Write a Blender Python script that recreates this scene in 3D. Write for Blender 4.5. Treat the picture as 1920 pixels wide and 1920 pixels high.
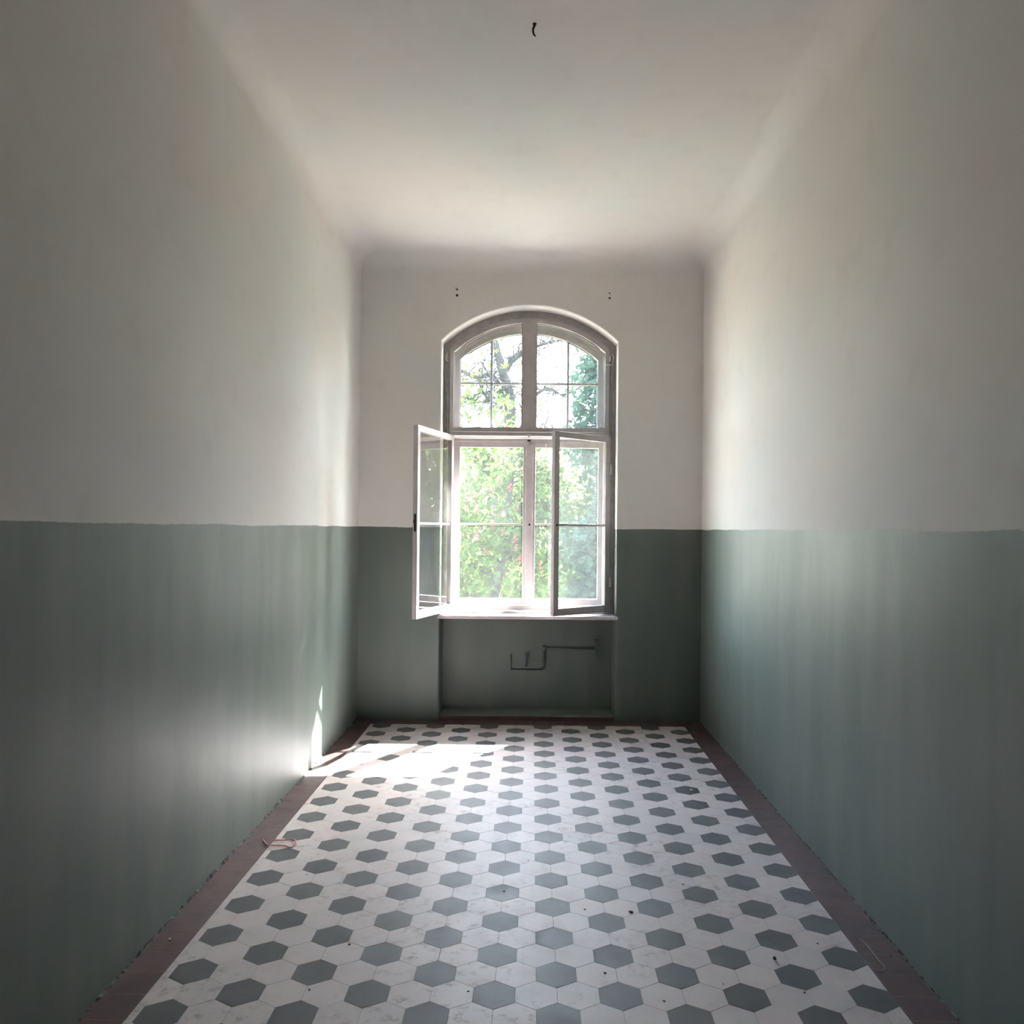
import bpy, bmesh, math, random
import numpy as np
from mathutils import Vector, Matrix

for o in list(bpy.data.objects):
    bpy.data.objects.remove(o, do_unlink=True)
scene = bpy.context.scene
COL = scene.collection
random.seed(7)
RNG = np.random.default_rng(11)
R = math.radians

# ------------------------------------------------------------------ camera
EYE = 1.66
DIST = 6.78                      # eye to the window wall (wall face is y = 0)
cam_d = bpy.data.cameras.new('camera')
cam = bpy.data.objects.new('camera', cam_d)
COL.objects.link(cam)
cam_d.sensor_width = 36.0
cam_d.lens = 1465 / 1920 * 36.0
cam_d.shift_x = -38 / 1920
cam_d.shift_y = 32 / 1920
cam_d.clip_start = 0.05
cam_d.clip_end = 400
cam.matrix_world = (Matrix.Translation((0, -DIST, EYE)) @ Matrix.Rotation(R(90), 4, 'X')
                    @ Matrix.Rotation(0.0096, 4, 'Z'))
scene.camera = cam

# ------------------------------------------------------------------ light
SUN_K = 0.82                     # metres into the room for each metre of drop
SUN_S = 0.53                     # metres sideways for each metre of drop
world = bpy.data.worlds.new('sky')
scene.world = world
world.use_nodes = True
wn = world.node_tree.nodes
wn.clear()
w_out = wn.new('ShaderNodeOutputWorld')
w_bg = wn.new('ShaderNodeBackground')
w_sky = wn.new('ShaderNodeTexSky')
w_sky.sky_type = 'NISHITA'
w_sky.sun_disc = False
w_sky.sun_elevation = R(46)
w_sky.sun_rotation = R(33)
w_sky.air_density = 1.0
w_sky.dust_density = 1.5
w_sky.ozone_density = 1.0
w_hs = wn.new('ShaderNodeHueSaturation')      # hazy bright sky: paler than clear blue
w_hs.inputs['Saturation'].default_value = 0.72
world.node_tree.links.new(w_sky.outputs[0], w_hs.inputs['Color'])
world.node_tree.links.new(w_hs.outputs[0], w_bg.inputs[0])
w_bg.inputs[1].default_value = 2.0
world.node_tree.links.new(w_bg.outputs[0], w_out.inputs[0])

sun_d = bpy.data.lights.new('sun', 'SUN')
sun_d.energy = 52
sun_d.angle = R(0.53)
sun_d.color = (1.0, 0.965, 0.985)
sun = bpy.data.objects.new('sun', sun_d)
COL.objects.link(sun)
sun.rotation_euler = Vector((-SUN_S, -SUN_K, -1)).to_track_quat('-Z', 'Y').to_euler()
sun.location = (6, 12, 16)

scene.view_settings.view_transform = 'Standard'
scene.view_settings.look = 'None'
scene.view_settings.exposure = 1.72
scene.view_settings.gamma = 1.0
scene.view_settings.use_curve_mapping = False
cy = scene.cycles
cy.max_bounces = 12
cy.diffuse_bounces = 8
cy.glossy_bounces = 6
cy.transparent_max_bounces = 24
cy.transmission_bounces = 8
cy.sample_clamp_indirect = 12
cy.caustics_reflective = False
cy.caustics_refractive = False
cy.use_denoising = True

# ------------------------------------------------------------------ helpers
def lin(r, g, b):
    f = lambda c: (c / 255 / 12.92) if c <= 10 else ((c / 255 + 0.055) / 1.055) ** 2.4
    return (f(r), f(g), f(b), 1.0)

class NT:
    """small helper to write node trees"""
    def __init__(self, name):
        self.m = bpy.data.materials.new(name)
        self.m.use_nodes = True
        self.t = self.m.node_tree
        self.t.nodes.clear()
        self.out = self.t.nodes.new('ShaderNodeOutputMaterial')
    def n(self, typ, **kw):
        nd = self.t.nodes.new(typ)
        for k, v in kw.items():
            setattr(nd, k, v)
        return nd
    def l(self, a, b):
        self.t.links.new(a, b)
    def val(self, sock, v):
        if hasattr(v, 'is_output') or isinstance(v, bpy.types.NodeSocket):
            self.l(v, sock)
        else:
            sock.default_value = v
    def math(self, op, a, b=0.0, clamp=False):
        nd = self.n('ShaderNodeMath', operation=op, use_clamp=clamp)
        self.val(nd.inputs[0], a)
        self.val(nd.inputs[1], b)
        return nd.outputs[0]
    def mix(self, fac, a, b):
        nd = self.n('ShaderNodeMix', data_type='RGBA')
        self.val(nd.inputs[0], fac)
        self.val(nd.inputs[6], a)
        self.val(nd.inputs[7], b)
        return nd.outputs[2]
    def pos(self):
        return self.n('ShaderNodeNewGeometry').outputs['Position']
    def noise(self, scale, detail=3.0, rough=0.5, vec=None, stretch=None):
        vec = vec or self.pos()
        if stretch:
            mp = self.n('ShaderNodeMapping')
            self.l(vec, mp.inputs[0])
            mp.inputs['Scale'].default_value = stretch
            vec = mp.outputs[0]
        nd = self.n('ShaderNodeTexNoise')
        self.l(vec, nd.inputs['Vector'])
        nd.inputs['Scale'].default_value = scale
        nd.inputs['Detail'].default_value = detail
        nd.inputs['Roughness'].default_value = rough
        return nd.outputs[0]
    def ramp(self, fac, p0, p1, smooth=True):
        nd = self.n('ShaderNodeMapRange', interpolation_type='SMOOTHSTEP' if smooth else 'LINEAR')
        self.val(nd.inputs[0], fac)
        nd.inputs[1].default_value = p0
        nd.inputs[2].default_value = p1
        return nd.outputs[0]
    def bump(self, h, strength, dist=0.01, normal=None):
        nd = self.n('ShaderNodeBump')
        nd.inputs['Strength'].default_value = strength
        nd.inputs['Distance'].default_value = dist
        self.l(h, nd.inputs['Height'])
        if normal:
            self.l(normal, nd.inputs['Normal'])
        return nd.outputs[0]
    def bsdf(self, color, rough, normal=None, spec=0.5, metal=0.0):
        nd = self.n('ShaderNodeBsdfPrincipled')
        self.val(nd.inputs['Base Color'], color)
        self.val(nd.inputs['Roughness'], rough)
        nd.inputs['Metallic'].default_value = metal
        nd.inputs['Specular IOR Level'].default_value = spec
        if normal:
            self.l(normal, nd.inputs['Normal'])
        self.l(nd.outputs[0], self.out.inputs[0])
        return nd

# ------------------------------------------------------------------ materials
DADO = 1.668
def mat_wall(with_dado):
    t = NT('wall_plaster_and_dado' if with_dado else 'ceiling_plaster')
    big = t.noise(1.1, 4, 0.55)
    mid = t.noise(5.0, 4, 0.6)
    fine = t.noise(60, 4, 0.6)
    warm = t.mix(t.ramp(big, 0.38, 0.62), lin(219, 213, 209), lin(215, 214, 211))
    warm = t.mix(t.math('MULTIPLY', t.ramp(mid, 0.5, 0.75), 0.35), warm, lin(206, 199, 193))
    hgt = t.math('ADD', t.math('MULTIPLY', t.noise(3.0, 3, 0.5), 1.0), t.math('MULTIPLY', fine, 0.10))
    if not with_dado:
        nb = t.bump(hgt, 0.35, 0.02)
        t.bsdf(warm, 0.9, nb, 0.2)
        return t.m
    sep = t.n('ShaderNodeSeparateXYZ')
    t.l(t.pos(), sep.inputs[0])
    wob = t.math('ADD', t.math('MULTIPLY', t.math('SUBTRACT', t.noise(2.2, 2, 0.5, stretch=(1, 1, 0)), 0.5), 0.022),
                 t.math('MULTIPLY', t.math('SUBTRACT', t.noise(30, 2, 0.5, stretch=(1, 1, 0)), 0.5), 0.006))
    is_top = t.math('GREATER_THAN', t.math('ADD', sep.outputs[2], wob), DADO)
    streak = t.noise(3.0, 3, 0.5, stretch=(1.6, 1.6, 0.25))
    green = t.mix(t.ramp(streak, 0.35, 0.68), lin(95, 106, 99), lin(106, 113, 106))
    green = t.mix(t.math('MULTIPLY', t.ramp(mid, 0.55, 0.8), 0.4), green, lin(111, 114, 108))
    colr = t.mix(is_top, green, warm)
    rough = t.mix(is_top, (0.5, 0.5, 0.5, 1), (0.9, 0.9, 0.9, 1))
    nb = t.bump(t.math('ADD', hgt, t.math('MULTIPLY', is_top, 0.08)), 0.30, 0.02)
    b = t.bsdf(colr, rough, nb, 0.5)
    t.l(t.math('ADD', t.math('MULTIPLY', is_top, -0.3), 0.5), b.inputs['Specular IOR Level'])
    return t.m

def mat_tile(name, c1, c2, c3, rough, stain, spec):
    t = NT(name)
    rnd = t.n('ShaderNodeObjectInfo').outputs['Random']
    base = t.mix(rnd, c1, c2)
    n1 = t.noise(9, 5, 0.65)
    base = t.mix(t.math('MULTIPLY', t.ramp(n1, 0.45, 0.75), 0.5), base, c3)
    big = t.noise(1.6, 3, 0.5)
    sp = t.noise(19, 5, 0.66)
    dirt = t.math('MULTIPLY', t.ramp(sp, 0.50, 0.72), t.ramp(big, 0.44, 0.60))
    base = t.mix(t.math('MULTIPLY', dirt, stain), base, lin(92, 84, 80))
    rg = t.math('ADD', t.math('MULTIPLY', n1, 0.30), rough)
    nb = t.bump(t.math('ADD', t.noise(14, 3, 0.5), t.math('MULTIPLY', sp, 0.3)), 0.15, 0.004)
    t.bsdf(base, rg, nb, spec)
    return t.m

def mat_plain(name, c, rough=0.5, metal=0.0, spec=0.5, var=None, scale=20, bump=0.0):
    t = NT(name)
    if var:
        n1 = t.noise(scale, 4, 0.6)
        cc = t.mix(t.ramp(n1, 0.35, 0.7), c, var)
        nb = t.bump(n1, bump, 0.004) if bump else None
        t.bsdf(cc, rough, nb, spec, metal)
    else:
        t.bsdf(c, rough, None, spec, metal)
    return t.m

def mat_glass(name, haze):
    t = NT(name)
    tr = t.n('ShaderNodeBsdfTransparent')
    tr.inputs[0].default_value = (0.97, 0.985, 0.98, 1)
    gl = t.n('ShaderNodeBsdfGlossy')
    gl.inputs['Roughness'].default_value = 0.0
    fr = t.n('ShaderNodeFresnel')
    back = t.n('ShaderNodeNewGeometry').outputs['Backfacing']
    t.l(t.math('ADD', t.math('MULTIPLY', back, 1 / 1.5 - 1.5), 1.5), fr.inputs['IOR'])
    mx = t.n('ShaderNodeMixShader')
    t.l(fr.outputs[0], mx.inputs[0])
    t.l(tr.outputs[0], mx.inputs[1])
    t.l(gl.outputs[0], mx.inputs[2])
    df = t.n('ShaderNodeBsdfTranslucent')
    df.inputs[0].default_value = (0.75, 0.78, 0.78, 1)
    dust_veil = t.math('MULTIPLY', t.math('ADD', t.math('MULTIPLY', t.noise(3, 3, 0.5), 0.8), 0.6), haze)  # pane dirt plus an even veil standing in for lens glare
    m2 = t.n('ShaderNodeMixShader')
    t.l(dust_veil, m2.inputs[0])
    t.l(mx.outputs[0], m2.inputs[1])
    t.l(df.outputs[0], m2.inputs[2])
    t.l(m2.outputs[0], t.out.inputs[0])
    return t.m

def mat_leaf(name, c1, c2, tr1):
    t = NT(name)
    rnd = t.n('ShaderNodeNewGeometry').outputs['Random Per Island']
    c = t.mix(rnd, c1, c2)
    d = t.n('ShaderNodeBsdfDiffuse')
    t.l(c, d.inputs[0])
    tl = t.n('ShaderNodeBsdfTranslucent')
    tl.inputs[0].default_value = tr1
    mx = t.n('ShaderNodeMixShader')
    mx.inputs[0].default_value = 0.5
    t.l(d.outputs[0], mx.inputs[1])
    t.l(tl.outputs[0], mx.inputs[2])
    t.l(mx.outputs[0], t.out.inputs[0])
    return t.m

def mat_border():
    t = NT('red_brown_border_tile')
    rnd = t.n('ShaderNodeObjectInfo').outputs['Random']
    base = t.mix(rnd, lin(92, 66, 64), lin(80, 62, 61))
    n1 = t.noise(8, 5, 0.65)
    base = t.mix(t.math('MULTIPLY', t.ramp(n1, 0.45, 0.75), 0.7), base, lin(66, 57, 57))
    dust_veil = t.ramp(t.noise(22, 5, 0.7), 0.58, 0.8)
    base = t.mix(t.math('MULTIPLY', dust_veil, 0.30), base, lin(160, 150, 146))
    t.bsdf(base, t.math('ADD', t.math('MULTIPLY', n1, 0.3), 0.30), t.bump(n1, 0.2, 0.003), 0.5)
    return t.m

M = {}
M['wall'] = mat_wall(True)
M['ceiling'] = mat_wall(False)
M['pale'] = mat_tile('pale_cement_tile', lin(206, 195, 193), lin(198, 192, 191), lin(184, 175, 173), 0.34, 0.6, 0.42)
M['dark'] = mat_tile('dark_grey_cement_tile', lin(88, 90, 91), lin(101, 102, 102), lin(80, 82, 85), 0.36, 0.25, 0.34)
M['border'] = mat_border()
M['grout'] = mat_plain('grout', lin(150, 143, 140), 0.95, var=lin(124, 117, 114), scale=12)
M['crumble'] = mat_plain('crumbled_plaster', lin(38, 40, 38), 0.95, var=lin(128, 134, 129), scale=28, bump=0.5)
M['frame'] = mat_plain('white_window_paint', lin(176, 170, 169), 0.42, var=lin(165, 158, 157), scale=9, bump=0.1)
M['frame_grey'] = mat_plain('worn_grey_paint_and_bar_shade', lin(168, 164, 159), 0.45, var=lin(150, 146, 141), scale=14, bump=0.2)  # grey paint; on the fanlight bars it stands in for backlit shade
M['sill'] = mat_plain('sill_paint', lin(186, 177, 176), 0.45, var=lin(176, 166, 165), scale=7)
M['glass'] = mat_glass('window_glass', 0.005)  # slight haze imitates the glare veil over the view
M['glass_dusty'] = mat_glass('dusty_window_glass', 0.014)
M['metal'] = mat_plain('painted_iron', lin(210, 206, 200), 0.4)
M['iron'] = mat_plain('dark_iron', lin(38, 32, 28), 0.5, metal=0.6)
M['pipe'] = mat_plain('green_painted_iron', lin(84, 96, 90), 0.4, var=lin(66, 78, 74), scale=30)
M['hole'] = mat_plain('dark_plug', lin(46, 40, 36), 0.9)
M['string'] = mat_plain('pink_string', lin(212, 150, 150), 0.8)
M['thread'] = mat_plain('pale_thread', lin(150, 140, 135), 0.5)
M['crumb'] = mat_plain('dark_crumb', lin(58, 46, 40), 0.9, var=lin(38, 32, 30), scale=60)
M['chip'] = mat_plain('white_plaster_chip', lin(216, 212, 206), 0.9)
M['bark'] = mat_plain('bark', lin(58, 54, 50), 0.95, var=lin(34, 32, 30), scale=9, bump=0.6)
M['ground'] = mat_plain('gravel_and_grass', lin(178, 170, 150), 0.95, var=lin(150, 150, 118), scale=0.6)
M['facade'] = mat_plain('facade_render', lin(190, 180, 165), 0.9)
M['leaf_chestnut'] = mat_leaf('chestnut_leaf', (0.034, 0.068, 0.022, 1), (0.060, 0.100, 0.036, 1), (0.090, 0.135, 0.034, 1))
M['leaf_maple'] = mat_leaf('maple_leaf', (0.038, 0.074, 0.056, 1), (0.060, 0.096, 0.074, 1), (0.080, 0.130, 0.078, 1))
M['leaf_lime'] = mat_leaf('lime_leaf', (0.085, 0.115, 0.034, 1), (0.125, 0.140, 0.055, 1), (0.17, 0.185, 0.055, 1))
M['blossom'] = mat_leaf('pink_blossom', (0.30, 0.085, 0.085, 1), (0.34, 0.14, 0.13, 1), (0.30, 0.10, 0.09, 1))

# ------------------------------------------------------------------ mesh helpers
def link(name, me, mat, parent=None, smooth=False):
    o = bpy.data.objects.new(name, me)
    COL.objects.link(o)
    if mat is not None and not me.materials:
        me.materials.append(mat)
    if parent is not None:
        o.parent = parent
    if smooth:
        for p in me.polygons:
            p.use_smooth = True
    return o

def tag(o, label=None, cat=None, group=None, kind=None):
    if label: o['label'] = label
    if cat: o['category'] = cat
    if group: o['group'] = group
    if kind: o['kind'] = kind
    return o

def empty(name, loc=(0, 0, 0)):
    o = bpy.data.objects.new(name, None)
    COL.objects.link(o)
    o.location = loc
    o.empty_display_size = 0.1
    return o

class MB:
    def __init__(self):
        self.v, self.f = [], []
    def box(self, x0, x1, y0, y1, z0, z1):
        b = len(self.v)
        self.v += [(x0, y0, z0), (x1, y0, z0), (x1, y1, z0), (x0, y1, z0),
                   (x0, y0, z1), (x1, y0, z1), (x1, y1, z1), (x0, y1, z1)]
        self.f += [tuple(b + i for i in q) for q in
                   ((0, 3, 2, 1), (4, 5, 6, 7), (0, 1, 5, 4), (1, 2, 6, 5), (2, 3, 7, 6), (3, 0, 4, 7))]
        return self
    def prism_xz(self, poly, y0, y1):
        b, n = len(self.v), len(poly)
        self.v += [(x, y0, z) for x, z in poly] + [(x, y1, z) for x, z in poly]
        self.f.append(tuple(b + i for i in range(n)))
        self.f.append(tuple(b + n + i for i in reversed(range(n))))
        for i in range(n):
            j = (i + 1) % n
            self.f.append((b + i, b + n + i, b + n + j, b + j))
        return self
    def prism_xy(self, poly, z0, z1):
        b, n = len(self.v), len(poly)
        self.v += [(x, y, z0) for x, y in poly] + [(x, y, z1) for x, y in poly]
        self.f.append(tuple(b + i for i in reversed(range(n))))
        self.f.append(tuple(b + n + i for i in range(n)))
        for i in range(n):
            j = (i + 1) % n
            self.f.append((b + i, b + j, b + n + j, b + n + i))
        return self
    def ring(self, outer, inner, y0, y1):
        """closed frame between two outlines with the same number of points"""
        b, n = len(self.v), len(outer)
        for y in (y0, y1):
            self.v += [(x, y, z) for x, z in outer] + [(x, y, z) for x, z in inner]
        o0, i0, o1, i1 = b, b + n, b + 2 * n, b + 3 * n
        for i in range(n):
            j = (i + 1) % n
            self.f += [(o0 + i, o0 + j, i0 + j, i0 + i), (o1 + i, i1 + i, i1 + j, o1 + j),
                       (o0 + i, o1 + i, o1 + j, o0 + j), (i0 + i, i0 + j, i1 + j, i1 + i)]
        return self
    def tube(self, pts, rad, sides=8):
        pts = [Vector(p) for p in pts]
        n = len(pts)
        rs = rad if isinstance(rad, (list, tuple)) else [rad] * n
        b = len(self.v)
        up = Vector((0, 0, 1))
        prev = None
        for i, p in enumerate(pts):
            d = (pts[min(i + 1, n - 1)] - pts[max(i - 1, 0)])
            d = d.normalized() if d.length > 1e-9 else Vector((0, 0, 1))
            a = prev if prev is not None else (up if abs(d.dot(up)) < 0.9 else Vector((1, 0, 0)))
            u = (a - d * a.dot(d))
            u = u.normalized() if u.length > 1e-6 else d.orthogonal().normalized()
            w = d.cross(u)
            prev = u
            for k in range(sides):
                t = 2 * math.pi * k / sides
                q = p + (u * math.cos(t) + w * math.sin(t)) * rs[i]
                self.v.append(tuple(q))
        for i in range(n - 1):
            for k in range(sides):
                k2 = (k + 1) % sides
                self.f.append((b + i * sides + k, b + i * sides + k2, b + (i + 1) * sides + k2, b + (i + 1) * sides + k))
        self.f.append(tuple(b + k for k in reversed(range(sides))))
        self.f.append(tuple(b + (n - 1) * sides + k for k in range(sides)))
        return self
    def build(self, name, mat, parent=None, bevel=0.0, smooth=False):
        me = bpy.data.meshes.new(name)
        me.from_pydata(self.v, [], self.f)
        bm = bmesh.new()
        bm.from_mesh(me)
        bmesh.ops.recalc_face_normals(bm, faces=bm.faces)
        if bevel:
            ed = [e for e in bm.edges if len(e.link_faces) == 2 and e.calc_face_angle(0) > 0.6]
            bmesh.ops.bevel(bm, geom=ed, offset=bevel, segments=2, profile=0.5, affect='EDGES', clamp_overlap=True)
        bm.to_mesh(me)
        bm.free()
        return link(name, me, mat, parent, smooth)

# ------------------------------------------------------------------ room dimensions
XL, XR = -1.507, 1.470           # side walls
YB = -9.2                        # wall behind the viewer
H = 4.02                         # ceiling
COVE = 0.15
OL, OR_ = -0.80, 0.73            # window opening
CX = (OL + OR_) / 2
HALF = (OR_ - OL) / 2
ARCH_TOP, ARCH_R = 3.60, 1.10
STEP = 0.04                      # floor of the niche below the window
WALL_T = 0.56
NICHE = 0.28

def arch_line(half, ztop, rad, zb, n=24, cx=CX):
    """outline bottom-left -> up -> over the arch -> bottom-right"""
    zc = ztop - rad
    pts = [(cx - half, zb)]
    a = math.asin(half / rad)
    for i in range(n + 1):
        t = -a + 2 * a * i / n
        pts.append((cx + rad * math.sin(t), zc + rad * math.cos(t)))
    pts.append((cx + half, zb))
    return pts

# ------------------------------------------------------------------ walls and ceiling
def jitter_wall(name, x0, x1):
    o = MB().box(x0, x1, YB - 0.2, WALL_T, -0.1, H + 0.2).build(name, M['wall'])
    return o
tag(jitter_wall('wall_left', XL - 0.2, XL), 'long side wall with grey-green dado, beside the sunlit floor patch', 'wall', kind='structure')
tag(jitter_wall('wall_right', XR, XR + 0.2), 'long side wall with grey-green dado, facing away from the sunlit floor patch', 'wall', kind='structure')
tag(MB().box(XL, XR, YB - 0.2, YB, -0.1, H + 0.2).build('wall_rear', M['wall']), 'end wall with green dado opposite the window', 'wall', kind='structure')

def wall_back():
    bm = bmesh.new()
    ln = arch_line(HALF, ARCH_TOP, ARCH_R, STEP)
    ZT = H + 0.2
    V = {}
    def vt(x, y, z):
        k = (round(x, 5), round(y, 5), round(z, 5))
        if k not in V:
            V[k] = bm.verts.new((x, y, z))
        return V[k]
    def face(ps):
        try:
            bm.faces.new([vt(*p) for p in ps])
        except ValueError:
            pass
    spring_l, spring_r = ln[1], ln[-2]
    for y in (0.0, WALL_T):
        face([(XL, y, -0.1), (OL, y, -0.1), (OL, y, STEP), (OL, y, spring_l[1]), (OL, y, ZT), (XL, y, ZT)])
        face([(OR_, y, -0.1), (XR, y, -0.1), (XR, y, ZT), (OR_, y, ZT), (OR_, y, spring_r[1]), (OR_, y, STEP)])
        face([(OL, y, -0.1), (OR_, y, -0.1), (OR_, y, STEP), (OL, y, STEP)])
        for (xa, za), (xb, zb) in zip(ln[1:-2], ln[2:-1]):
            face([(xa, y, za), (xb, y, zb), (xb, y, ZT), (xa, y, ZT)])
    for (xa, za), (xb, zb) in zip(ln[:-1], ln[1:]):
        face([(xa, 0, za), (xb, 0, zb), (xb, WALL_T, zb), (xa, WALL_T, za)])
    face([(OL, 0, STEP), (OR_, 0, STEP), (OR_, WALL_T, STEP), (OL, WALL_T, STEP)])
    bm.normal_update()
    ed = []
    for e in bm.edges:
        a, b = e.verts
        if abs(a.co.y) < 1e-6 and abs(b.co.y) < 1e-6 and len(e.link_faces) == 2:
            ys = [any(abs(v.co.y - WALL_T) < 1e-6 for v in f.verts) for f in e.link_faces]
            if any(ys):
                ed.append(e)
    bmesh.ops.recalc_face_normals(bm, faces=bm.faces)
    bmesh.ops.bevel(bm, geom=ed, offset=0.012, segments=3, profile=0.5, affect='EDGES', clamp_overlap=True)
    # parapet behind the niche
    b = [bm.verts.new(p) for p in ((OL, NICHE, STEP - 0.02), (OR_, NICHE, STEP - 0.02), (OR_, NICHE, 0.875), (OL, NICHE, 0.875),
                                   (OL, WALL_T, STEP - 0.02), (OR_, WALL_T, STEP - 0.02), (OR_, WALL_T, 0.875), (OL, WALL_T, 0.875))]
    for q in ((0, 1, 2, 3), (3, 2, 6, 7), (5, 4, 7, 6)):
        bm.faces.new([b[i] for i in q])
    me = bpy.data.meshes.new('wall_back')
    bm.to_mesh(me)
    bm.free()
    return link('wall_back', me, M['wall'])
wb = tag(wall_back(), 'end wall with the arched window and a recessed radiator niche', 'wall', kind='structure')

def ceiling():
    v, f = [], []
    x0, x1, y0, y1 = XL, XR, YB, 0.0
    n = 12
    def ring_pt(k, c):
        t = math.pi / 2 * k / n
        i, z = COVE * (1 - math.cos(t)), H - COVE + COVE * math.sin(t)
        xs, ys = (x0 + i, x1 - i), (y0 + i, y1 - i)
        return (xs[c in (1, 2)], ys[c in (2, 3)], z)
    for s in range(4):
        c0, c1 = s, (s + 1) % 4
        b = len(v)
        for k in range(n + 1):
            v += [ring_pt(k, c0), ring_pt(k, c1)]
        for k in range(n):
            f.append((b + 2 * k, b + 2 * k + 1, b + 2 * k + 3, b + 2 * k + 2))
    b = len(v)
    v += [ring_pt(n, c) for c in range(4)]
    f.append((b, b + 1, b + 2, b + 3))
    # top slab that closes the room
    b = len(v)
    v += [(x0 - .2, y0 - .2, H + .2), (x1 + .2, y0 - .2, H + .2), (x1 + .2, WALL_T, H + .2), (x0 - .2, WALL_T, H + .2)]
    f.append((b, b + 1, b + 2, b + 3))
    me = bpy.data.meshes.new('ceiling')
    me.from_pydata(v, [], f)
    o = link('ceiling', me, M['ceiling'], smooth=True)
    return o
tag(ceiling(), 'off-white plaster ceiling with rounded coving, one iron hook in it', 'ceiling', kind='structure')

# ------------------------------------------------------------------ floor
W_HEX = 0.1502
HX0, HY0 = 0.105, -3.866
TX0, TX1, TY0, TY1 = -1.350, 1.303, YB + 0.17, -0.170
floor = MB().box(XL, XR, YB, 0.0, -0.12, -0.0016).build('floor', M['grout'])
tag(floor, 'tiled floor of dark and pale hexagons with a red-brown border', 'floor', kind='structure')

def hex_pts(cx, cy_, w):
    r = w / math.sqrt(3)
    return [(cx + r * math.cos(R(30 + 60 * k)), cy_ + r * math.sin(R(30 + 60 * k))) for k in range(6)]

def clip(poly, x0, x1, y0, y1):
    def cut(ps, inside, inter):
        out = []
        for i in range(len(ps)):
            a, b = ps[i - 1], ps[i]
            if inside(b):
                if not inside(a):
                    out.append(inter(a, b))
                out.append(b)
            elif inside(a):
                out.append(inter(a, b))
        return out
    def ix(x):
        return lambda a, b: (x, a[1] + (b[1] - a[1]) * (x - a[0]) / (b[0] - a[0]))
    def iy(y):
        return lambda a, b: (a[0] + (b[0] - a[0]) * (y - a[1]) / (b[1] - a[1]), y)
    for ins, it in ((lambda p: p[0] >= x0, ix(x0)), (lambda p: p[0] <= x1, ix(x1)),
                    (lambda p: p[1] >= y0, iy(y0)), (lambda p: p[1] <= y1, iy(y1))):
        poly = cut(poly, ins, it)
        if len(poly) < 3:
            return []
    return poly

def tile_geo(poly, v, f, z=0.0, bev=0.0005):
    n = len(poly)
    cx = sum(p[0] for p in poly) / n
    cy_ = sum(p[1] for p in poly) / n
    b = len(v)
    def sh(p, d):
        dx, dy = p[0] - cx, p[1] - cy_
        L = math.hypot(dx, dy) or 1
        return (p[0] - dx / L * d, p[1] - dy / L * d)
    v += [(x, y, z - 0.012) for x, y in poly] + [(x, y, z - bev) for x, y in poly] + [(*sh(p, bev * 1.3), z) for p in poly]
    f.append(tuple(b + 2 * n + i for i in range(n)))
    for i in range(n):
        j = (i + 1) % n
        f += [(b + i, b + j, b + n + j, b + n + i), (b + n + i, b + n + j, b + 2 * n + j, b + 2 * n + i)]

def mesh_of(name, v, f, mat):
    me = bpy.data.meshes.new(name)
    me.from_pydata(v, [], f)
    me.materials.append(mat)
    return me

JOINT = 0.0012
shared = {}
for key in ('pale', 'dark'):
    v, f = [], []
    tile_geo(hex_pts(0, 0, W_HEX - JOINT), v, f)
    shared[key] = mesh_of(key + '_hexagonal_tile', v, f, M[key])
cells = []
for n_ in range(-60, 60):
    for m_ in range(-60, 60):
        x = HX0 + W_HEX * (m_ + n_ / 2)
        y = HY0 + W_HEX * math.sqrt(3) / 2 * n_
        if TX0 - 0.09 < x < TX1 + 0.09 and TY0 - 0.09 < y < TY1 + 0.09:
            full = hex_pts(x, y, W_HEX - JOINT)
            whole = all(TX0 <= px <= TX1 and TY0 <= py <= TY1 for px, py in full)
            poly = full if whole else clip(full, TX0, TX1, TY0, TY1)
            if len(poly) < 3:
                continue
            area = 0.5 * abs(sum(poly[i - 1][0] * poly[i][1] - poly[i][0] * poly[i - 1][1] for i in range(len(poly))))
            if area < 2e-4:
                continue
            cells.append(dict(x=x, y=y, kind='dark' if (m_ - n_) % 3 == 0 else 'pale', whole=whole, poly=poly,
                              size=area / (y + DIST) ** 3, seen=(y + DIST) > 2.52))
for key in ('pale', 'dark'):
    cs = [c for c in cells if c['kind'] == key]
    cs.sort(key=lambda c: (-c['seen'], -c['size']))
    single = [c for c in cs if c['seen']][:298]
    ids = set(id(c) for c in single)
    rest = [c for c in cs if id(c) not in ids]
    for c in single:
        dz = random.uniform(-0.0005, 0.0002)
        if c['whole']:
            o = bpy.data.objects.new(key + '_hexagonal_tile', shared[key])
            COL.objects.link(o)
            o.parent = floor
            o.location = (c['x'], c['y'], dz)
        else:
            v, f = [], []
            tile_geo([(px - c['x'], py - c['y']) for px, py in c['poly']], v, f)
            o = link(key + '_hexagonal_tile', mesh_of(key + '_hexagonal_tile', v, f, M[key]), None, floor)
            o.location = (c['x'], c['y'], dz)
    v, f = [], []
    for c in rest:
        tile_geo(c['poly'], v, f)
    o = link(key + '_hexagonal_tiles', mesh_of(key + '_hexagonal_tiles', v, f, M[key]), None, floor)
    o['kind'] = 'stuff'

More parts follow.
